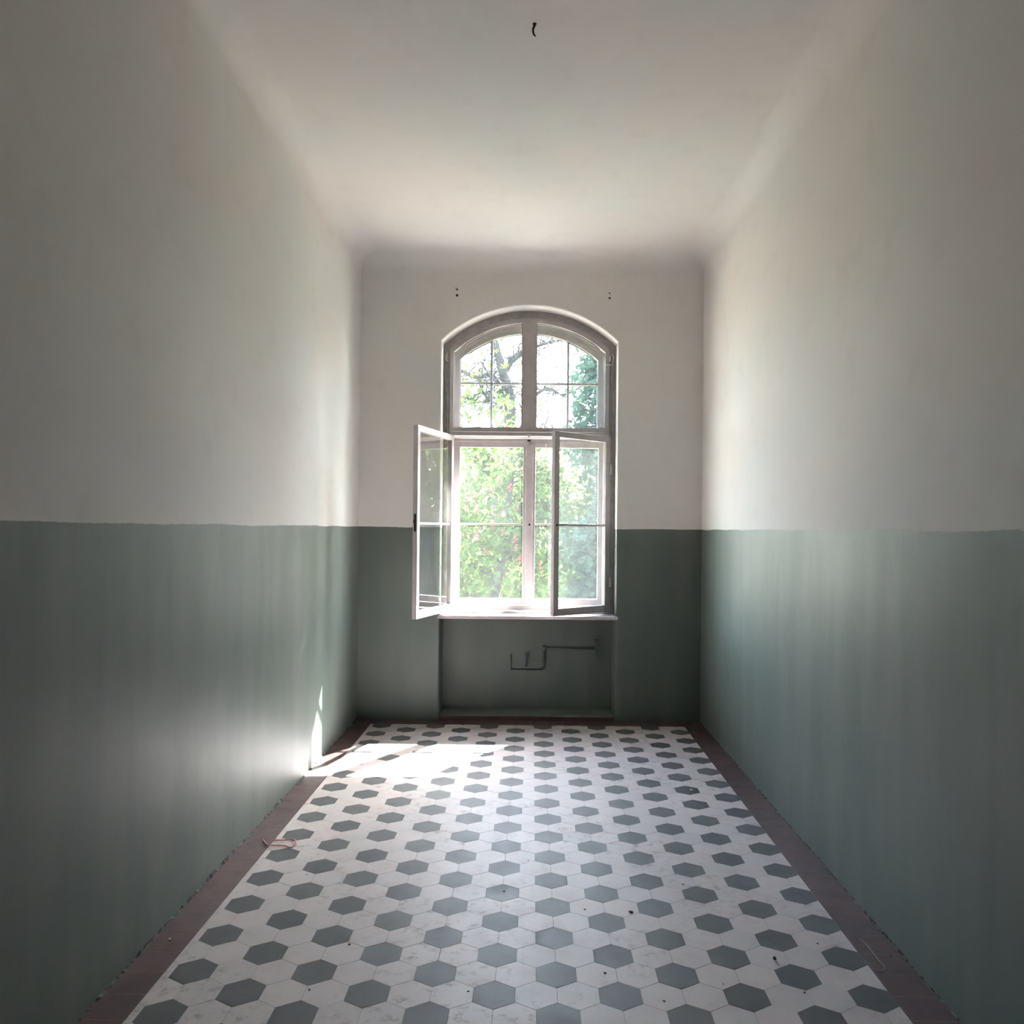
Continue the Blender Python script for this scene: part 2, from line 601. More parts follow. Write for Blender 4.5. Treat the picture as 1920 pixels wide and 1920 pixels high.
def border_run(x0, x1, y0, y1, along, step, phase=0.0):
    a0, a1 = (y0, y1) if along == 'y' else (x0, x1)
    p = a1 - phase
    edges = [a1]
    while p > a0 + 0.03:
        if p < a1 - 0.03:
            edges.append(p)
        p -= step * random.uniform(0.985, 1.015)
    edges.append(a0)
    for hi, lo in zip(edges[:-1], edges[1:]):
        lo_, hi_ = lo + 0.0015, hi - 0.0015
        q = [(x0, lo_), (x1, lo_), (x1, hi_), (x0, hi_)] if along == 'y' else [(lo_, y0), (hi_, y0), (hi_, y1), (lo_, y1)]
        cx = sum(t[0] for t in q) / 4
        cy_ = sum(t[1] for t in q) / 4
        v, f = [], []
        tile_geo([(a - cx, b - cy_) for a, b in q], v, f)
        o = link('border_tile', mesh_of('border_tile', v, f, M['border']), None, floor)
        o.location = (cx, cy_, random.uniform(-0.0012, -0.0008))
border_run(XL + 0.004, TX0 - 0.0015, YB, -0.172, 'y', 0.1405, 0.05)
border_run(TX1 + 0.0015, XR - 0.004, YB, -0.172, 'y', 0.1405, 0.02)
border_run(XL + 0.004, XR - 0.004, -0.1685, -0.003, 'x', 0.1405, 0.06)
border_run(TX0, TX1, YB + 0.003, TY0 - 0.002, 'x', 0.1405, 0.06)

def ragged_edge(name, fixed, sign, a0, a1, along, label, big):
    """crumbled foot of the plaster along a wall"""
    rng = random.Random(hash(name) % 1000 if False else len(name) * 13 + int(big * 1000))
    v, f = [], []
    p, rows = a0, []
    h, d = 0.008, 0.004
    while p < a1:
        live = 0.5 + 0.5 * math.sin(p * 2.3 + big * 300) * math.sin(p * 5.1 + 1.0)
        h = max(0.002, min(big * (0.25 + 0.75 * live), h + rng.uniform(-0.6, 0.6) * big * 0.6))
        d = max(0.0015, min(big * 0.62, d + rng.uniform(-0.5, 0.5) * big * 0.5))
        rows.append((p, h, d, rng.uniform(-.3, .3)))
        p += rng.uniform(0.005, 0.014)
    for p, h, d, j in rows:
        prof = [(0.0, h), (0.0015, h * 0.9), (d * 0.55, h * (0.45 + j * 0.4)), (d, 0.0005), (d, -0.004)]
        for off, z in prof:
            c = fixed + sign * off
            v.append((c, p, z) if along == 'y' else (p, c, z))
    k = 5
    for i in range(len(rows) - 1):
        for j in range(k - 1):
            f.append((i * k + j, i * k + j + 1, (i + 1) * k + j + 1, (i + 1) * k + j))
    o = link(name, mesh_of(name, v, f, M['crumble']), None)
    tag(o, label, 'trim', kind='structure')
    return o
ragged_edge('trim_1', XL, 1, YB, 0, 'y', 'crumbled plaster foot along the wall by the sunlit patch', 0.017)
ragged_edge('trim_2', XR, -1, YB, 0, 'y', 'crumbled plaster foot along the darker side wall', 0.011)

tag(MB().box(OL + .004, OR_ - .004, -.005, .0, -.003, STEP - .005).build('trim_3', M['border'], None, 0.0015),
    'dark red-brown riser along the foot of the radiator niche', 'trim', kind='structure')

# ------------------------------------------------------------------ window
win = empty('window_1', (CX, 0.0, 0.9))
tag(win, 'tall arched double window with two inner casements standing open', 'window', kind='structure')
def part(mb, name, mat, bevel=0.0, parent=win, label=None, smooth=False):
    o = mb.build(name, mat, None, bevel, smooth)
    o.parent = parent
    o.matrix_parent_inverse = parent.matrix_world.inverted()
    if label:
        o['label'] = label
    return o
win.matrix_world = Matrix.Translation((CX, 0.0, 0.9))
bpy.context.view_layer.update()

# sill board
part(MB().prism_xy([(-.812, -.045), (.745, -.045), (.745, -.001), (OR_ - .001, -.001), (OR_ - .001, .36), (OL + .001, .36), (OL + .001, -.001), (-.812, -.001)], .880, .908),
     'window_sill', M['sill'], 0.004)
# worn outer frame of the inner window
o_l = arch_line(HALF - .001, ARCH_TOP - .001, ARCH_R, .909)
i_l = arch_line(.708, 3.535, 1.045, .930)
part(MB().ring(o_l, i_l, .175, .245), 'blind_frame', M['frame_grey'], 0.003)
# lining of the box between the two windows
o_l2 = arch_line(HALF - .002, ARCH_TOP - .002, ARCH_R, .909)
i_l2 = arch_line(.735, 3.56, 1.07, .912)
part(MB().ring(o_l2, i_l2, .246, .36), 'box_lining', M['frame'])
# transom of the inner window
part(MB().box(-.743, .673, .150, .245, 2.484, 2.512), 'transom', M['frame'], 0.003)
part(MB().box(-.755, .685, .246, .359, 2.480, 2.515), 'box_head', M['frame'])
# inner fanlight: one arched frame with a broad mullion
XM0, XM1 = -.101, .022
fo = arch_line(.7065, 3.533, 1.043, 2.513, 24, CX)
def half_outline(x_a, x_b, half, ztop, rad, zb, n=14, cx=CX):
    """bottom-left, arch from x_a to x_b, bottom-right"""
    zc = ztop - rad
    pts = [(x_a, zb)]
    for i in range(n + 1):
        x = x_a + (x_b - x_a) * i / n
        pts.append((x, zc + math.sqrt(max(rad * rad - (x - cx) ** 2, 0))))
    pts.append((x_b, zb))
    return pts
def fan_frame(name, xo0, xo1, xl, xm0, xm1, xr, top_o, rad_o, top_i, rad_i, zbo, zbi, y0, y1, mat, glassmat, bars=None, cx=CX):
    mid = (xm0 + xm1) / 2
    mb = MB()
    lo = half_outline(xo0, mid, None, top_o, rad_o, zbo, cx=cx)
    li = half_outline(xl, xm0, None, top_i, rad_i, zbi, cx=cx)
    ro = half_outline(mid, xo1, None, top_o, rad_o, zbo, cx=cx)
    ri = half_outline(xm1, xr, None, top_i, rad_i, zbi, cx=cx)
    mb.ring(lo, li, y0, y1)
    mb.ring(ro, ri, y0, y1)
    fr = part(mb, name, mat)
    ym = (y0 + y1) / 2
    for q in (li, ri):
        g = MB().prism_xz(q, ym - .0015, ym + .0015).build('pane', glassmat)
        g.parent = fr
    for q in (li, ri):
        # bright glazing bead around the opening
        cxm = sum(p[0] for p in q) / len(q)
        czm = sum(p[1] for p in q) / len(q)
        inn = [(p[0] - math.copysign(.008, p[0] - cxm), p[1] - math.copysign(.008, p[1] - czm)) for p in q]
        bd = MB().ring(q, inn, ym + .002, ym + .012).build('glazing_bead', M['frame'])
        bd.parent = fr
    if bars:
        for (bx0, bx1, bz0, bz1) in bars:
            gb = MB().box(bx0, bx1, ym - .009, ym + .009, bz0, bz1).build('glazing_bar', M['frame_grey'], None, 0.002)  # backlit darkness of the bars put into a greyer colour
            gb.parent = fr
    for ch in fr.children:
        ch.matrix_parent_inverse = (win.matrix_world @ win.matrix_world.inverted())
    return fr
fan_in = fan_frame('inner_fanlight', -.742, .672, -.710, XM0, XM1, .634, 3.533, 1.043, 3.490, 1.0, 2.514, 2.556,
                   .155, .205, M['frame'], M['glass'])
OC = -.043
fan_out = fan_frame('outer_fanlight', -.755, .675, -.675, -.100, .022, .589, 3.53, 1.02, 3.448, .95, 2.52, 2.565,
                    .370, .415, M['frame'], M['glass'],
                    bars=[(-.397, -.375, 2.57, 3.40), (.304, .326, 2.57, 3.385),
                          (-.674, -.101, 2.982, 3.002), (.023, .588, 2.982, 3.002)], cx=OC)
# outer blind frame
oo = arch_line(HALF - .001, ARCH_TOP - .003, ARCH_R, .880)
oi = arch_line(.700, 3.48, 1.02, .962)
part(MB().ring(oo, oi, .362, .368), 'outer_frame_stop', M['frame'])
oi3 = arch_line(.716, 3.535, 1.03, .958)
part(MB().ring(oo, oi3, .369, .440), 'outer_frame', M['frame'])
part(MB().box(-.755, .675, .362, .440, 2.452, 2.52), 'outer_transom', M['frame'], 0.003)
part(MB().box(OL + .002, OR_ - .002, .441, .66, .868, .886), 'outer_ledge', M['metal'], 0.002)

def casement(name, w, h, stile, thick, sgn, bars, glass, mats, rail=None, beads=True):
    """casement frame in hinge coordinates; sgn = direction of the free edge"""
    rail = rail or stile
    mb = MB()
    X = lambda a, b: (min(a * sgn, b * sgn), max(a * sgn, b * sgn))
    x0, x1 = X(0, stile[0]); mb.box(x0, x1, 0, thick, 0, h)
    x0, x1 = X(w - stile[1], w); mb.box(x0, x1, 0, thick, 0, h)
    x0, x1 = X(stile[0], w - stile[1])
    mb.box(x0, x1, 0.0005, thick - .0005, 0, rail[0])
    mb.box(x0, x1, 0.0005, thick - .0005, h - rail[1], h)
    fr = mb.build(name, mats[0], None, 0.003)
    cuts = [rail[0]] + [z for z in bars] + [h - rail[1]]
    for za, zb in zip(cuts[:-1], cuts[1:]):
        g = MB().box(x0 - .004, x1 + .004, thick / 2 - .0015, thick / 2 + .0015, za, zb).build('pane', glass)
        g.parent = fr
    for z in bars:
        g = MB().box(x0, x1, thick / 2 - .011, thick / 2 + .011, z - .009, z + .009).build('glazing_bar', mats[1], None, 0.002)
        g.parent = fr
    return fr
def put(fr, loc, rz):
    fr.parent = win
    fr.location = (loc[0] - CX, loc[1], loc[2] - .9)
    fr.rotation_euler = (0, 0, rz)
    return fr

# outer casements, closed
oc_l = put(casement('outer_casement', .688, 1.490, (.066, .045), .042, 1, [.735], M['glass'], (M['frame'], M['frame']), rail=(.058, .050)), (-.733, .370, .965), 0)
oc_r = put(casement('outer_casement', .708, 1.490, (.066, .068), .042, -1, [.735], M['glass'], (M['frame'], M['frame']), rail=(.058, .050)), (.664, .370, .965), 0)
def sub(mb, name, mat, parent, bevel=0.0, label=None, smooth=False):
    o = mb.build(name, mat, None, bevel, smooth)
    o.parent = parent
    if label: o['label'] = label
    return o
sub(MB().box(-.728, -.662, -.016, .001, .02, 1.46), 'astragal', M['frame'], oc_r, 0.004)
sub(MB().tube([(-.690, -.022, .735), (-.690, -.014, .735)], .010, 12), 'keyhole_rose', M['iron'], oc_r)
for z in (.35, 1.12):
    sub(MB().tube([(.004, -.006, z), (.004, -.006, z + .075)], .007, 8), 'hinge', M['metal'], oc_l, smooth=True)
    sub(MB().tube([(-.004, -.006, z), (-.004, -.006, z + .075)], .007, 8), 'hinge', M['metal'], oc_r, smooth=True)

# inner casements, open into the room
ic_l = put(casement('inner_casement', .740, 1.550, (.048, .048), .040, 1, [.765], M['glass'], (M['frame'], M['frame']), rail=(.062, .048)), (-.737, .150, .932), R(-107))
ic_l['label'] = 'inner casement swung wide open towards the sunlit side wall'
ic_r = put(casement('inner_casement', .660, 1.550, (.055, .055), .040, -1, [.765], M['glass_dusty'], (M['frame'], M['frame']), rail=(.062, .050)), (.688, .150, .932), R(40))
ic_r['label'] = 'inner casement standing half open above the sill'
sub(MB().box(.726, .741, .012, .030, .70, .84), 'lock_plate', M['iron'], ic_l)
sub(MB().tube([(.742, .020, .79), (.756, .020, .79), (.762, .020, .77)], .005, 8), 'catch', M['iron'], ic_l)
sub(MB().tube([(-.632, -.010, .762), (-.632, .001, .762)], .009, 12), 'keyhole_rose', M['iron'], ic_r)
for z in (.22, 1.22):
    sub(MB().tube([(0.0, -.006, z), (0.0, -.006, z + .085)], .008, 8), 'hinge', M['metal'], ic_l, smooth=True)
    sub(MB().tube([(0.0, -.006, z), (0.0, -.006, z + .085)], .008, 8), 'hinge', M['metal'], ic_r, smooth=True)

# hardware on the inner window
part(MB().box(-.050, -.022, .138, .150, 2.478, 2.500).box(-.044, -.028, .128, .140, 2.468, 2.490), 'strike_plate', M['metal'], 0.002)
part(MB().box(-.052, -.022, .356, .362, 2.462, 2.474), 'slot', M['iron'])
part(MB().box(-.050, -.024, .160, .172, .908, .930).box(-.056, -.018, .152, .170, .908, .914), 'sill_catch', M['metal'], 0.002)
part(MB().tube([(.118, .357, 2.44), (.118, .356, 2.40)], .006, 8), 'bolt', M['metal'])
for x, s in ((-.763, 1), (.690, -1)):
    part(MB().tube([(x, .165, 2.50), (x, .165, 3.20)], .0055, 8), 'opener_rod', M['frame_grey'], smooth=True)
    part(MB().tube([(x, .160, 3.14), (x - .012 * s, .150, 3.16), (x - .016 * s, .148, 3.19), (x - .004 * s, .150, 3.215)], .006, 8)
         .box(x - .022, x - .006, .150, .172, 3.15, 3.20), 'stay_hook', M['metal'], 0.001)
part(MB().box(.640, .700, .148, .156, 3.118, 3.130), 'stay_arm', M['metal'], 0.001)
part(MB().tube([(-.735, .149, 2.520), (.66, .149, 2.520)], .005, 8), 'opener_shaft', M['metal'], smooth=True)

# ------------------------------------------------------------------ niche fittings
NB = NICHE
def bracket(z0, z1, x, name, label):
    m = MB()
    m.tube([(x, NB + .01, z0 + .03), (x, NB - .045, z0 + .03)], .010, 8)
    m.tube([(x - .002, NB - .045, z0), (x + .002, NB - .050, z0 + .05), (x - .002, NB - .042, (z0 + z1) / 2), (x + .003, NB - .05, z1 - .04), (x, NB - .045, z1)],
           [.007, .009, .007, .011, .010], 8)
    m.tube([(x, NB + .01, z1 - .03), (x, NB - .045, z1 - .03)], .009, 8)
    m.box(x - .016, x + .016, NB - .052, NB - .036, z1 - .016, z1)
    o = m.build(name, M['pipe'], smooth=True)
    tag(o, label, 'bracket', 'old radiator brackets in the niche')
    return o
bracket(.490, .678, .585, 'radiator_bracket', 'green painted iron bracket at the end of the long pipe in the niche')
bracket(.426, .548, -.042, 'radiator_bracket', 'short green painted iron bracket inside the square pipe loop')
hp = empty('heating_pipe', (.117, NB - .02, .43))
tag(hp, 'thin green painted pipe running bent along the back of the niche', 'pipe')
def hpart(pts, r, name):
    o = MB().tube([(a - .117, b - NB + .02, c - .43) for a, b, c in pts], r, 10).build(name, M['pipe'], hp, smooth=True)
    return o
hpart([(.583, NB - .022, .586), (.117, NB - .022, .586)], .0075, 'horizontal_pipe')
hpart([(.117, NB - .020, .590), (.117, NB - .020, .435), (.112, NB - .019, .415), (.099, NB - .018, .396)], .0095, 'riser')
hpart([(.101, NB - .014, .393), (-.181, NB - .014, .393), (-.182, NB - .014, .530)], .0062, 'loop_pipe')
hpart([(.117, NB - .026, .606), (.117, NB - .014, .568)], .015, 'elbow')
m = MB().box(-.226, .122, NB - .0035, NB + .02, .116, .391).build('patch_board', M['wall'])
tag(m, 'flush painted board patched into the niche below the pipe loop', 'board')
m = MB().box(-.178, .104, NB - .0050, NB + .02, .4025, .466).build('patch_strip', M['wall'])
tag(m, 'narrow painted strip patched in between the pipe loop ends', 'board')

# ------------------------------------------------------------------ little things on walls, ceiling and floor
for (x, z, r_, lab) in ((-.672, 3.732, .007, 'small upper wall plug above the arch on the side of the wide-open casement'),
                        (-.672, 3.681, .011, 'larger lower wall plug above the arch on the side of the wide-open casement'),
                        (.651, 3.712, .006, 'small upper wall plug above the arch on the half-open casement side'),
                        (.652, 3.670, .009, 'larger lower wall plug above the arch on the half-open casement side')):
    o = MB().tube([(x, .02, z), (x, -.002, z), (x, -.004, z)], [r_, r_, r_ * .7], 10).build('wall_plug', M['hole'])
    tag(o, lab, 'wall plug', 'old wall plugs above the window')

hook = empty('ceiling_hook', (-.012, -3.13, H))
tag(hook, 'dark bent iron hook hanging from the ceiling', 'hook')
MB().tube([(0, 0, .02), (0, 0, -.010), (-.006, 0, -.022), (-.007, 0, -.036), (-.002, .002, -.050), (.006, .003, -.056)],
          [.006, .006, .0055, .005, .0045, .003], 8).build('shank', M['iron'], hook, smooth=True)
MB().tube([(0, 0, .003), (0, 0, -.004)], [.011, .009], 12).build('collar', M['iron'], hook)

st = [(-1.408, -2.65), (-1.38, -2.698), (-1.357, -2.718), (-1.305, -2.731), (-1.264, -2.730), (-1.236, -2.752), (-1.220, -2.738),
      (-1.216, -2.708), (-1.238, -2.655), (-1.262, -2.648), (-1.30, -2.662), (-1.35, -2.656)]
def smooth_line(pts, per=5):
    out = []
    P = [pts[0]] + pts + [pts[-1]]
    for i in range(1, len(P) - 2):
        for k in range(per):
            t = k / per
            q = []
            for c in range(len(pts[0])):
                a, b, d, e = P[i - 1][c], P[i][c], P[i + 1][c], P[i + 2][c]
                q.append(.5 * (2 * b + (d - a) * t + (2 * a - 5 * b + 4 * d - e) * t * t + (3 * b - a - 3 * d + e) * t ** 3))
            out.append(tuple(q))
    out.append(tuple(pts[-1]))
    return out
sl = smooth_line([(x, y, .0045 + .004 * abs(math.sin(i * 1.7))) for i, (x, y) in enumerate(st)])
tag(MB().tube(sl, .0036, 6).build('string', M['string'], smooth=True), 'pink string lying in a loop across tile border and pale tiles', 'string')
th = [(1.35, -3.597), (1.358, -3.63), (1.359, -3.701), (1.358, -3.766), (1.362, -3.791), (1.352, -3.815), (1.336, -3.826), (1.325, -3.819)]
sl = smooth_line([(x, y, .0028) for x, y in th])
tag(MB().tube(sl, .0018, 6).build('thread', M['thread'], smooth=True), 'pale hook-shaped thread lying on the red-brown border tiles', 'thread')

def crumb(x, y, s, mat, label, group, flat=0.5, seed=0):
    rng = random.Random(seed)
    bm = bmesh.new()
    bmesh.ops.create_icosphere(bm, subdivisions=1, radius=1)
    st_ = rng.uniform(.6, 1.5)
    for v in bm.verts:
        k = rng.uniform(.65, 1.2)
        v.co = Vector((v.co.x * s * k * st_, v.co.y * s * k, v.co.z * s * flat * k))
    zmin = min(v.co.z for v in bm.verts)
    for v in bm.verts:
        v.co.z -= zmin
    me = bpy.data.meshes.new('debris_crumb')
    bm.to_mesh(me)
    bm.free()
    o = link('debris_crumb', me, mat)
    o.location = (x, y, 0.0)
    o.rotation_euler = (0, 0, rng.uniform(0, 6.28))
    tag(o, label, 'crumb', group)
crumb(.954, -3.754, .011, M['crumb'], 'largest brown crumb, on pale tile near the border with the hooked thread', 'crumbs on the floor', .6, 1)
crumb(.444, -3.389, .009, M['crumb'], 'black flake lying between two dark hexagons mid-floor', 'crumbs on the floor', .35, 2)
crumb(-.711, -3.675, .008, M['crumb'], 'thin dark splinter at the rim of a dark hexagon near the string', 'crumbs on the floor', .3, 3)
crumb(-1.436, -3.652, .010, M['chip'], 'white plaster chip on the red-brown border below the string', 'crumbs on the floor', .6, 4)
crumb(1.032, -1.788, .010, M['chip'], 'white plaster chip on a dark hexagon by the darker wall', 'crumbs on the floor', .5, 5)
for i, (x, y) in enumerate([(-.783, -3.982), (-.004, -2.871), (.246, -3.369), (.721, -3.119), (-.113, -3.206), (-.213, -3.982),
                            (.289, -3.856), (.48, -4.028), (-1.061, -3.05), (1.165, -3.633), (.995, -3.969), (.715, -3.921), (1.42, -3.719)]):
    crumb(x, y, .0048, M['crumb'], 'tiny dark speck of dirt scattered on the tiled floor', 'tiny specks on the floor', .5, 20 + i)

# ------------------------------------------------------------------ garden outside
GZ = -1.2
gm = MB()
gm.v += [(-60, .56, GZ), (60, .56, GZ), (60, 120, GZ), (-60, 120, GZ)]
gm.f.append((0, 1, 2, 3))
tag(gm.build('ground', M['ground']), 'pale gravel and grass of the garden outside the window', 'ground', kind='structure')

def mesh_np(name, verts, nper, mat, parent):
    """many quads, nper = 4 verts each"""
    nq = len(verts) // 4
    me = bpy.data.meshes.new(name)
    me.vertices.add(len(verts))
    me.vertices.foreach_set('co', np.ascontiguousarray(verts, dtype=np.float32).ravel())
    me.loops.add(nq * 4)
    me.loops.foreach_set('vertex_index', np.arange(nq * 4, dtype=np.int32))
    me.polygons.add(nq)
    me.polygons.foreach_set('loop_start', np.arange(0, nq * 4, 4, dtype=np.int32))
    me.polygons.foreach_set('loop_total', np.full(nq, 4, dtype=np.int32))
    me.update()
    me.validate()
    me.materials.append(mat)
    o = bpy.data.objects.new(name, me)
    COL.objects.link(o)
    o.parent = parent
    return o

def leaf_quads(cent, size, fingers, spread, narrow, rng):
    """palmate clusters of pointed leaflets, droop at the tip"""
    n = len(cent)
    nrm = rng.normal(size=(n, 3)) * 0.75 + np.array([0, -0.35, 0.75])
    nrm /= np.linalg.norm(nrm, axis=1, keepdims=True)
    a = np.cross(nrm, rng.normal(size=(n, 3)))
    a /= np.linalg.norm(a, axis=1, keepdims=True)
    b = np.cross(nrm, a)
    s = size * rng.uniform(.65, 1.25, n)
    out = np.empty((n, fingers, 4, 3))
    for k in range(fingers):
        t = (k - (fingers - 1) / 2) * spread + rng.normal(0, .08, n)
        L = s * (1 - .22 * abs(k - (fingers - 1) / 2) / max(1, (fingers - 1) / 2))
        d = a * np.cos(t)[:, None] + b * np.sin(t)[:, None]
        e = np.cross(nrm, d)
        w = (L * narrow)[:, None]
        out[:, k, 0] = cent
        out[:, k, 1] = cent + d * (L * .58)[:, None] + e * w + nrm * (L * .06)[:, None]
        out[:, k, 2] = cent + d * L[:, None] - nrm * (L * .18)[:, None]
        out[:, k, 3] = cent + d * (L * .58)[:, None] - e * w + nrm * (L * .06)[:, None]
    return out.reshape(-1, 3)

def grow(base, top, r0, rng, n_branch, reach, droop=0.0, lo=0.25, twig=3, wob=.12):
    """trunk with limbs and twigs; returns mesh builder and tip points"""
    mb = MB()
    base, top = Vector(base), Vector(top)
    N = 9
    pts, rad = [], []
    for i in range(N + 1):
        t = i / N
        p = base.lerp(top, t) + Vector((rng.uniform(-wob, wob), rng.uniform(-wob, wob), 0)) * (1 if 0 < i else 0)
        pts.append(p)
        rad.append(r0 * (1 - .78 * t) * (1.25 if i == 0 else 1))
    mb.tube(pts, rad, 9)
    tips = []
    for k in range(n_branch):
        t = lo + (1 - lo) * (k + rng.random()) / n_branch
        idx = min(int(t * N), N - 1)
        p = pts[idx].lerp(pts[idx + 1], t * N - idx)
        az = rng.uniform(0, 2 * math.pi)
        d = Vector((math.cos(az), math.sin(az), rng.uniform(.15, .8) - droop)).normalized()
        L = reach * rng.uniform(.6, 1.1) * (1.15 - .6 * t)
        r = r0 * (1 - .78 * t) * .48
        q, bp, br = p.copy(), [p.copy()], [r]
        for s in range(5):
            d = (d + Vector((rng.uniform(-.35, .35), rng.uniform(-.35, .35), rng.uniform(-.25, .25)))).normalized()
            q = q + d * L / 5
            bp.append(q.copy())
            br.append(max(r * (1 - (s + 1) / 5.5), .006))
            if s >= 1:
                for _ in range(twig):
                    td = (d + Vector((rng.uniform(-1, 1), rng.uniform(-1, 1), rng.uniform(-.6, .8)))).normalized()
                    tl = L * rng.uniform(.15, .34)
                    m1 = q + td * tl * .5 + Vector((0, 0, rng.uniform(-.05, .05)))
                    e = q + td * tl
                    mb.tube([q, m1, e], [max(br[-1] * .5, .007), .006, .004], 4)
                    tips += [m1, e]
        mb.tube(bp, br, 6)
        tips.append(q)
    return mb, tips

def tree(name, label, base, top, r0, seed, n_branch, reach, leafmat, n_leaf, size, fingers, spread, narrow,
         blobs=(), tip_sigma=.22, droop=0., lo=.25, twig=3, keep=None, group=None, cat='tree'):
    rng = random.Random(seed)
    nr = np.random.default_rng(seed)
    root = empty(name, base)
    tag(root, label, cat, group)
    mb, tips = grow(base, top, r0, rng, n_branch, reach, droop, lo, twig)
    off = np.array(base)
    mb.v = [tuple(np.array(p) - off) for p in mb.v]
    mb.build('trunk', M['bark'], root, smooth=True)
    cs = []
    if tips:
        tp = np.array([tuple(t) for t in tips])
        pick = tp[nr.integers(0, len(tp), n_leaf)]
        cs.append(pick + nr.normal(0, tip_sigma, (n_leaf, 3)))
    for (c, rr, n) in blobs:
        d = nr.normal(size=(n, 3))
        d /= np.linalg.norm(d, axis=1, keepdims=True)
        rad = nr.uniform(.25, 1.0, n) ** .5
        # clumpy surface
        lump = 1 + .18 * np.sin(d[:, 0] * 5 + c[0] * 3) * np.sin(d[:, 2] * 6 + c[1]) + .12 * np.sin(d[:, 1] * 9)
        cs.append(np.array(c) + d * (rad * lump)[:, None] * np.array(rr))
    cent = np.concatenate(cs)
    if keep is not None:
        cent = cent[keep(cent)]
    o = mesh_np('foliage', leaf_quads(cent, size, fingers, spread, narrow, nr) - off, 4, leafmat, root)
    o['kind'] = 'stuff'
    return root, tips, off

# pink-flowered horse chestnut in front of the window
ch_root, ch_tips, ch_off = tree('chestnut_tree', 'horse chestnut with pink blossom right outside the window', (-.75, 7.6, GZ), (-.40, 7.9, 3.1), .16, 3,
                                15, 1.7, M['leaf_chestnut'], 3000, .115, 5, .52, .17,
                                blobs=[((-.6, 7.2, .8), (1.2, .9, 1.3), 900), ((-.4, 7.4, 2.1), (1.1, .9, 1.1), 700), ((-2.4, 7.6, 1.6), (1.3, 1, 1.8), 900),
                                       ((-.55, 7.3, 3.75), (.28, .3, .4), 60)],
                                tip_sigma=.15, lo=.22, keep=lambda c: (c[:, 2] < 3.3) | (np.abs(c[:, 0] + .55) < .3))
def panicle_mesh():
    rng = np.random.default_rng(5)
    n = 34
    t = rng.uniform(0, 1, n)
    ang = rng.uniform(0, 2 * np.pi, n)
    rad = (1 - t) * .036 + .006
    c = np.stack([rad * np.cos(ang), rad * np.sin(ang), t * .17], 1)
    q = leaf_quads(c, .030, 2, 1.6, .42, rng)
    nq = len(q) // 4
    me = bpy.data.meshes.new('flower_panicle')
    me.from_pydata([tuple(p) for p in q], [], [tuple(range(4 * i, 4 * i + 4)) for i in range(nq)])
    me.materials.append(M['blossom'])
    return me
pm = panicle_mesh()
rng_p = random.Random(9)
spots = []
for px_, pz_, y_ in ((-1.02, 2.55, 7.0), (-.30, 2.75, 7.1), (-.18, 2.6, 7.0), (-.85, 2.35, 6.9), (-.72, 2.25, 6.8), (-.60, 2.42, 7.0), (-.42, 2.30, 6.9),
                     (-1.15, 1.95, 7.0), (-.98, 1.92, 6.9), (-.55, 1.85, 6.8), (-.27, 1.98, 6.8), (-1.0, 1.45, 6.9), (-.94, 1.47, 6.8), (-.31, 1.42, 6.8),
                     (-.28, 1.28, 6.8), (-.22, 1.05, 6.9), (-.33, .92, 6.8), (.12, 1.0, 6.8), (.15, .85, 6.9), (-.78, 3.1, 7.2), (-.52, 3.35, 7.2), (-.55, 3.0, 7.0),
                     (-.5, 1.55, 6.8), (-.7, 1.65, 6.9), (-.12, 2.2, 6.9), (-.15, .62, 6.7), (-1.05, 2.2, 7.0), (-.8, 1.2, 6.9), (-2.0, 1.8, 7.0), (-1.7, 2.4, 7.0),
                     (-2.3, 1.2, 7.1), (-1.9, 3.0, 7.2), (.1, 2.9, 7.2)):
    o = bpy.data.objects.new('flower_panicle', pm)
    COL.objects.link(o)
    o.parent = ch_root
    o.location = (px_ - ch_off[0], y_ - ch_off[1], pz_ - ch_off[2])
    o.rotation_euler = (rng_p.uniform(-.3, .3), rng_p.uniform(-.3, .3), rng_p.uniform(0, 6))
    s_ = rng_p.uniform(.65, 1.1)
    o.scale = (s_, s_, s_)

# dense maple on the darker side
tree('maple_tree', 'dense blue-green maple filling the panes of the half-open casement', (2.1, 8.2, GZ), (2.0, 8.2, 5.6), .16, 12,
     14, 1.9, M['leaf_maple'], 3500, .115, 3, .7, .30,
     blobs=[((1.95, 7.6, 1.3), (1.35, 1.0, 1.5), 5200), ((1.75, 7.8, 3.2), (1.1, 1.0, 1.2), 2600), ((2.2, 8, 4.7), (1.3, 1, 1.1), 2000),
            ((1.35, 7.7, 4.0), (.72, .7, 1.2), 1700), ((1.5, 7.8, 5.2), (.8, .7, .8), 900),
            ((1.3, 7.7, .3), (.75, .7, 1.0), 1800), ((3.6, 8, 2.2), (1.4, 1.1, 2.2), 2200)], tip_sigma=.25)

